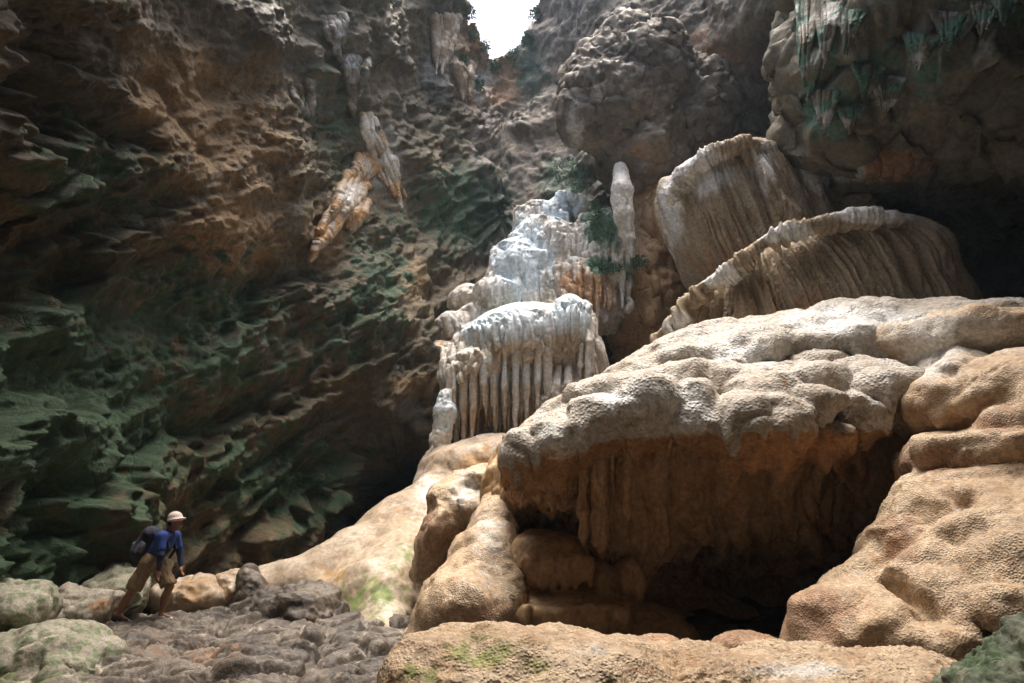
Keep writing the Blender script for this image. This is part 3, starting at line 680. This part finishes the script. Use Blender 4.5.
# -- foreground
fg = [E(480, 672, 5.0, 90, 40, .7), E(560, 690, 4.9, 100, 48, .8), E(640, 692, 5.3, 70, 46, .8), E(425, 690, 4.9, 42, 40, .5), E(560, 646, 5.6, 36, 14, .3)]
V, Q = surface(fg, .02, k=.2, warp=.06, wf=2.5, floor=-.1)
V = fluted(V, Q, flute=.02, ff=4, lobe=.06, lf=2.6, grain=.012, gf=26, seed=27)
tag(make('foreground_rock', V, Q, M_TAN, tint=(spots(V, [(480, 650, 50, 22, .55), (540, 665, 40, 16, .45), (420, 675, 25, 20, .5)]), spots(V, [(580, 650, 60, 16, .4)]), spots(V, [(640, 670, 40, 16, .5), (440, 650, 30, 10, .5)]))),
    'low tan foreground rock with greenish top at the bottom centre', 'boulder')
fg = [E(760, 700, 5.2, 110, 42, .8), E(860, 700, 5.2, 110, 42, .8), E(700, 690, 5.0, 40, 40, .5), E(935, 700, 5.0, 60, 40, .6)]
V, Q = surface(fg, .02, k=.2, warp=.05, wf=2.5, floor=-.1)
V = fluted(V, Q, flute=.02, ff=4, lobe=.04, lf=2.6, grain=.022, gf=18, seed=29)
tag(make('foreground_rock', V, Q, M_TAN, tint=(None, spots(V, [(800, 670, 80, 14, .6)]), None)), 'flat pebbly tan foreground rock between the grotto and the mossy boulder', 'boulder')
fg = [E(1022, 712, 3.6, 70, 46, .5, -16), E(1070, 692, 3.7, 60, 62, .5)]
V, Q = surface(fg, .016, k=.15, warp=.06, wf=3, floor=-.1)
V = fluted(V, Q, flute=.03, ff=5, lobe=.06, lf=4, grain=.03, gf=14, seed=31)
tag(make('mossy_boulder', V, Q, M_GREEN, tint=(spots(V, [(980, 655, 60, 30, .6)]), None, None)), 'dark mossy green boulder in the bottom right corner', 'boulder')
for (x, y, d, w, hh, lab) in ((657, 650, 7.6, 30, 13, 'small brown rounded stone lying at the grotto mouth nearer the pillar'), (745, 648, 7.8, 36, 15, 'larger brown rounded stone at the grotto mouth beside the flowstone slope')):
    V, Q = surface([E(x, y, d, w, hh, .3), E(x+w*.4, y+6, d, w*.6, hh, .3)], .018, k=.1, floor=-.1)
    V = fluted(V, Q, flute=.02, lobe=.03, lf=4, grain=.012, gf=24, seed=int(x))
    tag(make('grotto_stone', V, Q, M_TAN, tint=(None, None, np.full(len(V), .6))), lab, 'boulder')

# -- boulders round the hiker
BO = [((118, 584, 11.4, 26, 16, .5), 'greenish pale boulder just behind the hiker', M_BOULD), ((76, 604, 10.5, 34, 17, .5), 'cream knobbly boulder left of the hiker', M_BOULD),
      ((228, 586, 12.4, 12, 16, .3), 'small round orange knob right of the hiker, left of its twin', M_RAMP), ((250, 588, 12.3, 14, 18, .3), 'dark brown rounded knob beside the pale ramp', M_SLAB),
      ((16, 602, 9.3, 30, 20, .5), 'mossy pale boulder at the foot of the left wall', M_BOULD), ((45, 665, 8.6, 70, 34, .7), 'smooth grey green boulder in the bottom left corner', M_BOULD),
      ((8, 640, 9.3, 40, 12, .4), 'flat pale slab at the left edge above the corner boulder', M_BOULD), ((292, 606, 11.6, 48, 20, .7), 'dark grey wet boulder hump below the pale ramp', M_SLAB),
      ((190, 592, 12.2, 34, 14, .4), 'orange low boulder behind the hiker\'s front foot', M_RAMP)]
for i, (s, lab, m) in enumerate(BO):
    x, y, d, w, hh, dm = s
    V, Q = surface([E(x, y, d, w, hh, dm, random.uniform(-10, 10)), E(x+w*.4, y+hh*.35, d-.1, w*.65, hh*.75, dm, random.uniform(-15, 15)), E(x-w*.35, y+hh*.4, d, w*.6, hh*.8, dm), E(x, y+hh*.9, d, w*.95, hh*.8, dm)], .028, k=.12, warp=.1, wf=2, floor=-.35)
    V = fluted(V, Q, flute=.03, lobe=.10, lf=2.6, grain=.02, gf=12, seed=40+i)
    gm = .5 if 'bright green' in lab else .38 if 'green' in lab or 'mossy' in lab else 0
    tag(make('boulder', V, Q, m, tint=(np.full(len(V), gm), None, spots(V, [(100, 606, 20, 10, .6), (190, 592, 40, 20, .5)]))), lab, 'boulder')

# -- rock hanging over the right side, the spur below it, the nose near the hole
def rocky(V, Q, seed, big=.35, mid=.14, fine=.04, cell=1):
    N = normals(V, Q)
    V1 = V+.3*np.stack((fbm(V*.7, 2, seed+1), fbm(V*.7, 2, seed+2), fbm(V*.7, 2, seed+3)), 1)
    w1, w2 = worley(V1*.8, seed, True)
    d = cell*big*.4*np.clip(w2-w1, 0, .6)+big*.9*fbm(V*.5, 3, seed+5)+big*.45*ridged(V1*np.array((.6, .6, .45)), 4, seed+7, .55)
    w1, w2 = worley(V1*np.array((2.4, 2.4, 1.5)), seed+2, True)
    d += cell*mid*.6*np.clip(w2-w1, 0, .6)+mid*.5*(1-cell)*fbm(V1*np.array((3, 3, 1.2)), 4, seed+21, .6)+mid*.8*(ridged(V1*np.array((1.1, 1.1, .8)), 4, seed+9, .55)-.3)
    d += fine*fbm(V*6, 3, seed+11, .6)
    return V+N*d[:, None]
ov = [E(930, 60, 15, 135, 90, 2.6, 0), E(880, 100, 15.4, 80, 75, 2.4), E(990, 90, 14.4, 120, 80, 2.4, 6), E(1100, 60, 13.5, 140, 130, 2.5), E(940, -80, 15, 150, 140, 3), E(840, 20, 16.5, 45, 90, 2), E(830, 115, 17.2, 36, 60, 1.4),
      E(1080, 150, 17, 150, 60, 2.5), E(950, 110, 18.5, 140, 70, 2.5)]
V, Q = surface(ov, .07, k=.5, warp=.3, wf=.5)
V = rocky(V, Q, 5, big=.55, mid=.24, fine=.07, cell=.4); OV = V
ovo = make('rock_overhang', V, Q, M_OVER, tint=(spots(V, [(830, 110, 30, 30, 1), (880, 60, 60, 40, .5), (1000, 10, 40, 20, .9), (830, 40, 20, 60, .6), (930, 70, 40, 40, .5)]), spots(V, [(850, 40, 20, 60, .5), (920, 40, 40, 20, .4)]), spots(V, [(900, 160, 60, 20, .5)])))
tag(ovo, 'dark greenish overhang of rough rock jutting over the black recess', 'rock')
V, Q = surface([C([(842, 178, 15.6, 10), (870, 166, 15.2, 13), (905, 160, 15, 16), (960, 150, 15.2, 26)]), E(880, 172, 15, 30, 12, .5)], .04, k=.2, warp=.12, wf=1.5)
V = rocky(V, Q, 9, .15, .08, .03)
tag(make('rock_spur', V, Q, M_OVER, tint=(None, spots(V, [(845, 170, 24, 14, .9)]), spots(V, [(900, 165, 60, 20, 1)]))), 'orange rock spur with a white tip poking out below the dark overhang', 'rock')
ns = [E(612, 110, 20, 44, 40, 1.6, 20), E(640, 150, 20.5, 34, 50, 1.5), E(590, 120, 19.8, 22, 24, .9, 30), E(640, 80, 20.5, 50, 50, 2), E(600, 90, 20, 30, 40, 1.2), E(670, 110, 21.2, 60, 70, 1.6)]
V, Q = surface(ns, .06, k=.4, warp=.3, wf=.7)
V = rocky(V, Q, 13, .35, .05, .12, cell=.1)
tag(make('rock_nose', V, Q, M_BACK, tint=(None, spots(V, [(575, 125, 12, 30, .7)]), spots(V, [(640, 150, 40, 40, .5)]))), 'grey brown rock nose bulging beside the daylight hole', 'rock')  # pale strip paints the lit left edge into the colour
V, Q = surface([E(640, 290, 21, 36, 60, 1.2), E(655, 240, 21, 22, 50, 1.2), E(632, 335, 21.5, 8, 40, .5)], .06, k=.3, warp=.2, wf=.8)
V = fluted(rocky(V, Q, 17, .25, .12, .04), Q, flute=.12, ff=2.5, lobe=0, grain=0, seed=3)
tag(make('rock_buttress', V, Q, M_WALLF), 'brown fluted rock buttress in shade between the cascade and the drum', 'rock')

# -- stalactites
def depth_at(x, y): return FV[np.argmin((fpx-x)**2+(fpy-y)**2), 1]
def stal(pts, lab, m=M_WHITE, h=.03, k=.1, fl=.05, tint=None, rough=0):
    V, Q = surface([C(p, k=k) for p in pts], h, k=k)
    V = fluted(V, Q, flute=fl, ff=6, lobe=.04, lf=4, grain=.02, gf=12, seed=int(pts[0][0][0]))
    if rough: V = rocky(V, Q, int(pts[0][0][0]) % 7, rough, rough*.6, .03)
    tag(make('stalactite', V, Q, m, tint=tint), lab, 'stalactite')
def streaks(lines, lab, m, name='stalactite', dep=depth_at, rad=3.2, h=.028, out=.12, tint=None, cat='stalactite', rg=1, k=.03):
    pr = []
    for (x0, y0, x1, y1, n, spread, lift) in lines:
        for i in range(n):
            u = random.uniform(-1, 1); L = random.uniform(.55, 1)*(1-.35*abs(u))
            nx, ny = (y1-y0), -(x1-x0); q = math.hypot(nx, ny); nx, ny = nx/q*spread*u, ny/q*spread*u
            pts = []
            for t in (0, .35, .7, 1):
                x = x0+nx*(1-.6*t)+(x1-x0)*t*L+random.uniform(-1, 1); y = y0+ny*(1-.6*t)+(y1-y0)*t*L
                pts.append((x, y, dep(x, y)+.06-out*min(1, t*4)-lift*t, rad*random.uniform(.8, 1.4)*(1-.72*t)))
            pr += C(pts)
    V, Q = surface(pr, h, k=k)
    V = rocky(V, Q, int(lines[0][0]) % 9, .06*rg, .07*rg, .03*rg)
    return tag(make(name, V, Q, m, tint=tint(V) if tint else None), lab, cat)
streaks([(358, 180, 304, 268, 26, 12, .4), (352, 188, 318, 246, 16, 12, .3), (368, 160, 338, 210, 14, 12, .05), (360, 200, 345, 240, 10, 12, .1)], 'rusty white jagged blade slanting out from the left wall', M_RAMP, rad=1.9, h=.024, rg=.9, tint=lambda V: (None, spots(V, [(350, 195, 20, 20, .6)]), np.clip(.55+fbm(V*2, 2, 3), 0, 1)*.8))
streaks([(366, 116, 376, 190, 10, 5, 0), (369, 122, 408, 200, 14, 7, 0), (388, 160, 402, 215, 8, 9, 0), (372, 150, 392, 196, 8, 9, 0)], 'forked pale flow of rib stone high on the left wall', M_RAMP, 'flowstone_streak', rad=1.9, h=.026, out=.06, rg=.6, tint=lambda V: (None, spots(V, [(370, 130, 15, 20, .8), (390, 165, 14, 20, .8)]), np.clip(.4+fbm(V*2, 2, 3), 0, 1)*.8), cat='flowstone')
streaks([(332, 20, 340, 66, 8, 14, 0), (352, 60, 352, 120, 8, 16, 0), (300, 88, 312, 122, 8, 16, 0)], 'grey green rib stone streaking the top of the left wall', M_BACK, 'flowstone_streak', rad=2.4, h=.032, tint=lambda V: (spots(V, [(340, 80, 60, 80, .4)]), np.clip(.5+fbm(V*2, 2, 3), 0, 1)*.7, None), cat='flowstone')
streaks([(446, 18, 438, 88, 16, 14, .2), (462, 66, 468, 110, 8, 12, .1)], 'feathery pale ribs beside the daylight hole', M_RAMP, 'flowstone_streak', rad=2.4, h=.045, cat='flowstone')
_ox, _oy = unproj(OV)
def dep_over(x, y):
    m = (_ox-x)**2+(_oy-y)**2 < 49
    return OV[m, 1].min() if m.any() else 15.
for ln, lab in (([(808, 0, 803, 90, 34, 14, 0), (828, 4, 823, 70, 30, 14, 0), (850, 12, 846, 60, 26, 16, 0), (812, 50, 808, 110, 20, 12, 0)], 'grey green hanging ribs on the left edge of the dark overhang'),
                ([(868, 66, 864, 104, 26, 16, 0), (888, 78, 884, 122, 28, 18, 0)], 'short pale ribs in the middle of the dark overhang'),
                ([(955, 14, 950, 52, 34, 26, 0), (922, 36, 916, 76, 28, 18, 0), (985, 4, 981, 40, 22, 16, 0)], 'slanting fringe of pale ribs across the dark overhang'),
                ([(1006, -10, 1003, 30, 30, 18, 0)], 'green fringe at the top right corner of the dark overhang'),
                ([(826, 92, 824, 138, 26, 14, 0), (850, 108, 849, 142, 20, 12, 0)], 'teal stained ribs just above the orange spur')):
    streaks(ln, lab, M_OVER, 'hanging_ribs', dep_over, rad=1.25, h=.02, out=.1, cat='flowstone', rg=.25, k=.015,
            tint=lambda V: (np.clip(.45+fbm(V*1.5, 2, 8), 0, 1)*.8, np.clip(.5+fbm(V*2, 2, 3), 0, 1)*.75, None))
stal([[(620, 168, 19.3, 6), (622, 190, 18.6, 10), (624, 215, 18.6, 9), (629, 240, 18.6, 5), (632, 256, 18.6, 1.5)], [(616, 200, 18.7, 5), (621, 235, 18.7, 2)]], 'white ribbed stalactite hanging left of the drum', M_WHITE)
for x, y0, y1, lab in ((622, 275, 308, 'thin white stalactite below the ribbed one'), (597, 290, 318, 'short stalactite right of the cascade curtain')):
    stal([[(x, y0, 19.2, 4), (x+1, y1, 19.2, 1)]], lab, M_WHITE, .03, fl=.02)

# -- moss and ferns growing on the stone near the light
def tuft(spots_, n, size, m, name, lab):
    vs, qs = [], []
    for (x, y, d, rx, ry, rd) in spots_:
        for _ in range(n):
            a = rng.normal(size=3); a /= np.linalg.norm(a); r = rng.random()**.4
            c = P(x+a[0]*rx*r, y+a[2]*ry*r, d-abs(a[1])*rd*r)
            u = rng.normal(size=3); u /= np.linalg.norm(u); w = np.cross(u, (0, 0, 1.)); w /= np.linalg.norm(w)+1e-6
            s = size*rng.uniform(.5, 1.3); k = len(vs)
            vs += [c-u*s, c+w*s*.45, c+u*s-np.array((0, 0, s*.4)), c-w*s*.45]; qs.append((k, k+1, k+2, k+3))
    o = make(name, np.array(vs), np.array(qs), m, smooth=False)
    return tag(o, lab, 'moss', kind='stuff')
M_MOSS = plain('moss_leaf', (.11, .20, .12), .6, .5, 6)
tuft([(566, 172, 22.4, 16, 16, .6), (580, 186, 22, 10, 8, .5), (602, 228, 19.3, 18, 16, .5), (612, 268, 19.2, 12, 7, .4), (640, 262, 19.4, 10, 8, .4), (596, 214, 19.6, 8, 14, .4), (650, 220, 20.5, 10, 12, .4)], 240, .06, M_MOSS, 'moss', 'green ferny moss growing around the cascade')

rim = []
for (x, y) in ((470, 12), (473, 34), (484, 46), (496, 66), (512, 56), (528, 40), (536, 16), (464, 60), (478, 84)):
    rim.append((x, y, depth_at(x, y)-.1, 7, 8, .4))
tuft(rim, 110, .085, M_MOSS, 'ferns', 'ragged ferns hanging round the rim of the daylight hole')

# ------------------------------------------------------------------ hiker
HB = P(144, 616, 10.5); HB[2] = floor_h(np.array([HB[0]+.25]), np.array([HB[1]+.08]))[0]-.01
M_SKIN = plain('skin', (.24, .115, .065), .55, .12); M_SHIRT = plain('blue_shirt', (.010, .036, .19), .85, .2); M_NAVY = plain('navy_sleeve', (.008, .014, .045), .85, .3)
M_SHORT = plain('khaki_cloth', (.20, .135, .07), .9, .2); M_HAT = plain('pale_hat_cloth', (.62, .50, .45), .9, .12); M_PACK = plain('navy_pack_cloth', (.012, .014, .03), .8, .4)
M_GREY = plain('grey_pack_cloth', (.14, .14, .19), .8, .3); M_SHOE_LIT = plain('sunlit_shoe', (.62, .58, .54), .8, .1); M_HAIR = plain('dark_hair', (.012, .01, .008), .6, .3); M_SHOE_SHADE = plain('shaded_shoe', (.05, .04, .035), .7, .2)  # shoe pair: sunlight put into one colour, shade into the other
zr = floor_h(np.array([HB[0]-.36]), np.array([HB[1]-.08]))[0]-HB[2]
hip_r, hip_l = np.array((-.0, -.09, .84)), np.array((.04, .09, .84))
kn_r, an_r = np.array((-.17, -.10, .45+zr*.5)), np.array((-.36, -.10, .10+zr))
kn_l, an_l = np.array((.29, .09, .50)), np.array((.21, .08, .09))
sh_r, sh_l = np.array((.20, -.19, 1.24)), np.array((.24, .17, 1.24))
el_r, wr_r = np.array((.26, -.25, .97)), np.array((.25, -.24, .76))
el_l, wr_l = np.array((.32, .23, 1.0)), np.array((.38, .20, .79))
neck, head = np.array((.24, -.01, 1.33)), np.array((.30, -.01, 1.45))
def limb(a, b, c, r0, r1, r2, k=.04): return [Co(a, b, r0, r1, k), Co(b, c, r1, r2, k)]
def hand(w, d, side):
    d = d/np.linalg.norm(d); o = [El(w+d*.05, (.026, .038, .045), k=.02)]
    s = np.array((0, 1, 0.))-d*d[1]; s /= np.linalg.norm(s); n = np.cross(d, s)
    for i in range(4):
        b = w+d*.085+s*(i-1.5)*.019; L = (.06, .075, .07, .055)[i]
        m = b+d*L*.5+n*.006; e = m+d*L*.42+n*.02
        o += [Co(b-d*.03, m, .0105, .0095, .008), Co(m, e, .0095, .008, .006)]
    t = w+d*.03+s*side*.03
    o += [Co(t, t+d*.035+s*side*.022+n*.015, .0125, .011, .01), Co(t+d*.035+s*side*.022+n*.015, t+d*.065+s*side*.022+n*.03, .011, .009, .006)]
    return o
pelvis = np.array((.02, 0, .88)); chest = np.array((.15, 0, 1.14))
body = [Co(pelvis, chest, .118, .13, .06), Co(chest, neck, .11, .055, .06), Co(sh_r, sh_l, .065, .065, .06), Co(neck-np.array((.02, 0, .03)), head-np.array((.01, 0, .06)), .055, .05, .03)]
body += limb(sh_r, el_r, wr_r, .055, .042, .027)+limb(sh_l, el_l, wr_l, .055, .042, .027)
body += limb(hip_r, kn_r, an_r, .09, .058, .036)+limb(hip_l, kn_l, an_l, .09, .058, .036)
body += [El(kn_r*.55+an_r*.45+np.array((-.02, 0, .0)), (.05, .05, .11), 20, k=.05), El(kn_l*.55+an_l*.45+np.array((-.02, 0, .0)), (.05, .05, .11), k=.05)]
body += hand(wr_r, wr_r-el_r, 1)+hand(wr_l, wr_l-el_l, -1)
# head: skull, jaw, nose, lips, ears
body += [El(head, (.098, .075, .115), 12, k=.03), El(head+np.array((.045, 0, -.06)), (.055, .05, .055), k=.04), Co(head+np.array((.09, 0, .0)), head+np.array((.112, 0, -.035)), .011, .017, .02),
         El(head+np.array((.092, 0, -.068)), (.016, .024, .009), k=.012), El(head+np.array((-.005, -.076, -.015)), (.02, .01, .032), k=.01), El(head+np.array((-.005, .076, -.015)), (.02, .01, .032), k=.01),
         El(head+np.array((.092, -.032, .0)), (.012, .016, .009), sub=True, k=.015), El(head+np.array((.092, .032, .0)), (.012, .016, .009), sub=True, k=.015)]
body += [Co(an_r, an_r+np.array((.14, 0, -.06)), .04, .03, .04), Co(an_l, an_l+np.array((.14, 0, -.04)), .04, .03, .04)]
person = empty('person', HB)
tag(person, 'hiker in blue shirt, khaki shorts and pale bucket hat striding over the dark rock', 'person')
def pm(name, prims, m, h=.009, k=.03, parent=person, wr=0, off=HB, post=2):
    V, Q = surface(prims, h, k=k, post=post)
    if wr:
        N = normals(V, Q); V = V+N*(wr*(billow(V*np.array((9, 9, 5)), 2, 4)-.3))[:, None]
    return make(name, V+off, Q, m, parent)
pm('body', body, M_SKIN, .007)
pm('shirt', [Co(pelvis+np.array((.0, 0, .03)), chest, .135, .15, .06), Co(chest, neck-np.array((.01, 0, .03)), .13, .072, .06), Co(sh_r, sh_l, .076, .076, .06), Co(sh_r, sh_r*.35+el_r*.65, .082, .07, .05), Co(sh_l, sh_l*.35+el_l*.65, .082, .07, .05)], M_SHIRT, .012, wr=.012)
for a, b, c in ((sh_r, el_r, wr_r), (sh_l, el_l, wr_l)):
    pm('sleeve', [Co(a*.5+b*.5, b, .058, .05, .03), Co(b, c*.93+b*.07, .05, .036, .03)], M_NAVY, .01, wr=.008)
def sho(hp, kn, an, s): 
    e = kn+(hp-kn)*.14
    return [Co(hp, kn*.7+hp*.3, .12, .102, .05), Co(kn*.7+hp*.3, e, .102, .122, .05), El(e+(kn-hp)/np.linalg.norm(kn-hp)*.115, (.14, .14, .09), k=.015, sub=True)]
pm('shorts', [Co(pelvis+np.array((-.0, -.06, 0)), pelvis+np.array((0, .06, 0)), .12, .12, .05), Co(pelvis, pelvis+np.array((.02, 0, .05)), .138, .138, .05)]+sho(hip_r, kn_r, an_r, -1)+sho(hip_l, kn_l, an_l, 1), M_SHORT, .012, wr=.03)
pm('hat', [El(head+np.array((-.01, 0, .075)), (.112, .095, .095), -8, k=.02), El(head+np.array((.02, 0, .045)), (.142, .122, .022), -10, k=.03)], M_HAT, .009)
pm('hair', [El(head+np.array((-.035, 0, .0)), (.075, .079, .09), k=.02)], M_HAIR, .009)
pm('shoe', [Co(an_l+np.array((-.05, 0, -.05)), an_l+np.array((.16, 0, -.06)), .045, .035, .03), Co(an_l+np.array((-.03, 0, .0)), an_l+np.array((.06, 0, -.035)), .045, .04, .03)], M_SHOE_LIT, .009)['label'] = 'front shoe with sunlight put into its pale colour'
pm('shoe', [Co(an_r+np.array((-.03, 0, -.04)), an_r+np.array((.15, 0, -.075)), .045, .035, .03), Co(an_r+np.array((-.02, 0, .0)), an_r+np.array((.06, 0, -.04)), .045, .04, .03)], M_SHOE_SHADE, .009)['label'] = 'rear shoe with shade put into its dark colour'
# backpack: worn by the hiker, a thing of its own
pk = empty('backpack', HB+np.array((.03, 0, .95)))
tag(pk, 'dark navy backpack with grey pockets on the hiker\'s back', 'backpack')
up_ = chest-pelvis; up_ /= np.linalg.norm(up_); bk = np.array((-up_[2], 0, up_[0]))
pc = pelvis*.45+chest*.55+bk*.23
pm('main_bag', [Co(pc-up_*.14+np.array((0, -.06, 0)), pc-up_*.14+np.array((0, .06, 0)), .12, .12, .1), Co(pc+up_*.16+np.array((0, -.05, 0)), pc+up_*.16+np.array((0, .05, 0)), .10, .10, .1), Co(pc-up_*.1, pc+up_*.14, .15, .13, .08)], M_PACK, .012, parent=pk, wr=.02)
pm('pocket', [Co(pc+bk*.115-up_*.07+np.array((0, -.06, 0)), pc+bk*.115-up_*.07+np.array((0, .06, 0)), .045, .045, .03), Co(pc+bk*.10+up_*.05+np.array((0, -.05, 0)), pc+bk*.1+up_*.05+np.array((0, .05, 0)), .036, .036, .03)], M_GREY, .012, parent=pk, wr=.03)
pm('side_pocket', [Co(pc+np.array((0, -.155, 0))-up_*.13, pc+np.array((0, -.15, 0))+up_*.03, .035, .03, .03), Co(pc+np.array((.06, -.15, 0))-up_*.12, pc+np.array((.05, -.145, 0)), .03, .025, .03)], M_GREY, .012, parent=pk, wr=.03)
for s in (-.1, .1):
    q = [pc+bk*-.08+up_*.2+np.array((0, s, 0)), chest+up_*.17+np.array((.0, s, 0)), chest-bk*.175+np.array((0, s*1.1, 0)), pelvis*.6+chest*.4-bk*.15+np.array((0, s*1.5, 0))]
    pm('strap', [Co(q[i], q[i+1], .022, .022, .02) for i in range(3)], M_PACK, .01, parent=pk)

person.scale = (.95,)*3
pk.location = Vector(HB+(np.array(pk.location)-HB)*.95); pk.scale = (.95,)*3

# ------------------------------------------------------------------ air
HAZE = .0008
if HAZE:
    lo, hi = np.array((-17, -13, -2.5)), np.array((19, 34, 30))
    hv = np.array([(x, y, z) for x in (lo[0], hi[0]) for y in (lo[1], hi[1]) for z in (lo[2], hi[2])])
    hq = np.array([(0, 1, 3, 2), (4, 6, 7, 5), (0, 4, 5, 1), (2, 3, 7, 6), (0, 2, 6, 4), (1, 5, 7, 3)])
    hm = bpy.data.materials.new('haze'); hm.use_nodes = True
    hm.node_tree.nodes.remove(hm.node_tree.nodes['Principled BSDF'])
    pv = hm.node_tree.nodes.new('ShaderNodeVolumePrincipled'); pv.inputs['Density'].default_value = HAZE; pv.inputs['Color'].default_value = (.65, .84, 1, 1); pv.inputs['Anisotropy'].default_value = .3
    hm.node_tree.links.new(pv.outputs[0], hm.node_tree.nodes['Material Output'].inputs['Volume'])
    tag(make('haze', hv, hq, hm, smooth=False), 'thin bluish air filling the cave', kind='stuff')

# ------------------------------------------------------------------ light, sky, camera
SUN = np.array((.0, .12, .99)); SUN /= np.linalg.norm(SUN)
el = math.asin(SUN[2]); az = math.atan2(SUN[0], SUN[1])
w = bpy.data.worlds.new('World'); S.world = w; w.use_nodes = True
nt = w.node_tree; bg = nt.nodes['Background']
sk = nt.nodes.new('ShaderNodeTexSky'); sk.sky_type = 'NISHITA'; sk.sun_disc = False; sk.dust_density = 9; sk.air_density = 1.2; sk.sun_elevation = el; sk.sun_rotation = az
nt.links.new(sk.outputs[0], bg.inputs[0]); bg.inputs[1].default_value = .13
sd = bpy.data.lights.new('sun', 'SUN'); sd.energy = 1.5; sd.angle = math.radians(42); sd.color = (1, .98, .95)
so = bpy.data.objects.new('sun', sd); COL.objects.link(so); so.location = (0, 20, 40)
from mathutils import Vector
so.rotation_euler = Vector(SUN).to_track_quat('Z', 'Y').to_euler()
cd_ = bpy.data.cameras.new('camera'); cd_.lens = LENS; cd_.sensor_width = 36; cd_.clip_end = 500
co = bpy.data.objects.new('camera', cd_); COL.objects.link(co); co.location = CAM; co.rotation_euler = (math.pi/2+PITCH, 0, 0)
S.camera = co
S.view_settings.view_transform = 'Standard'; S.view_settings.look = 'None'; S.view_settings.gamma = 1; S.view_settings.exposure = 1.6
S.cycles.use_denoising = True
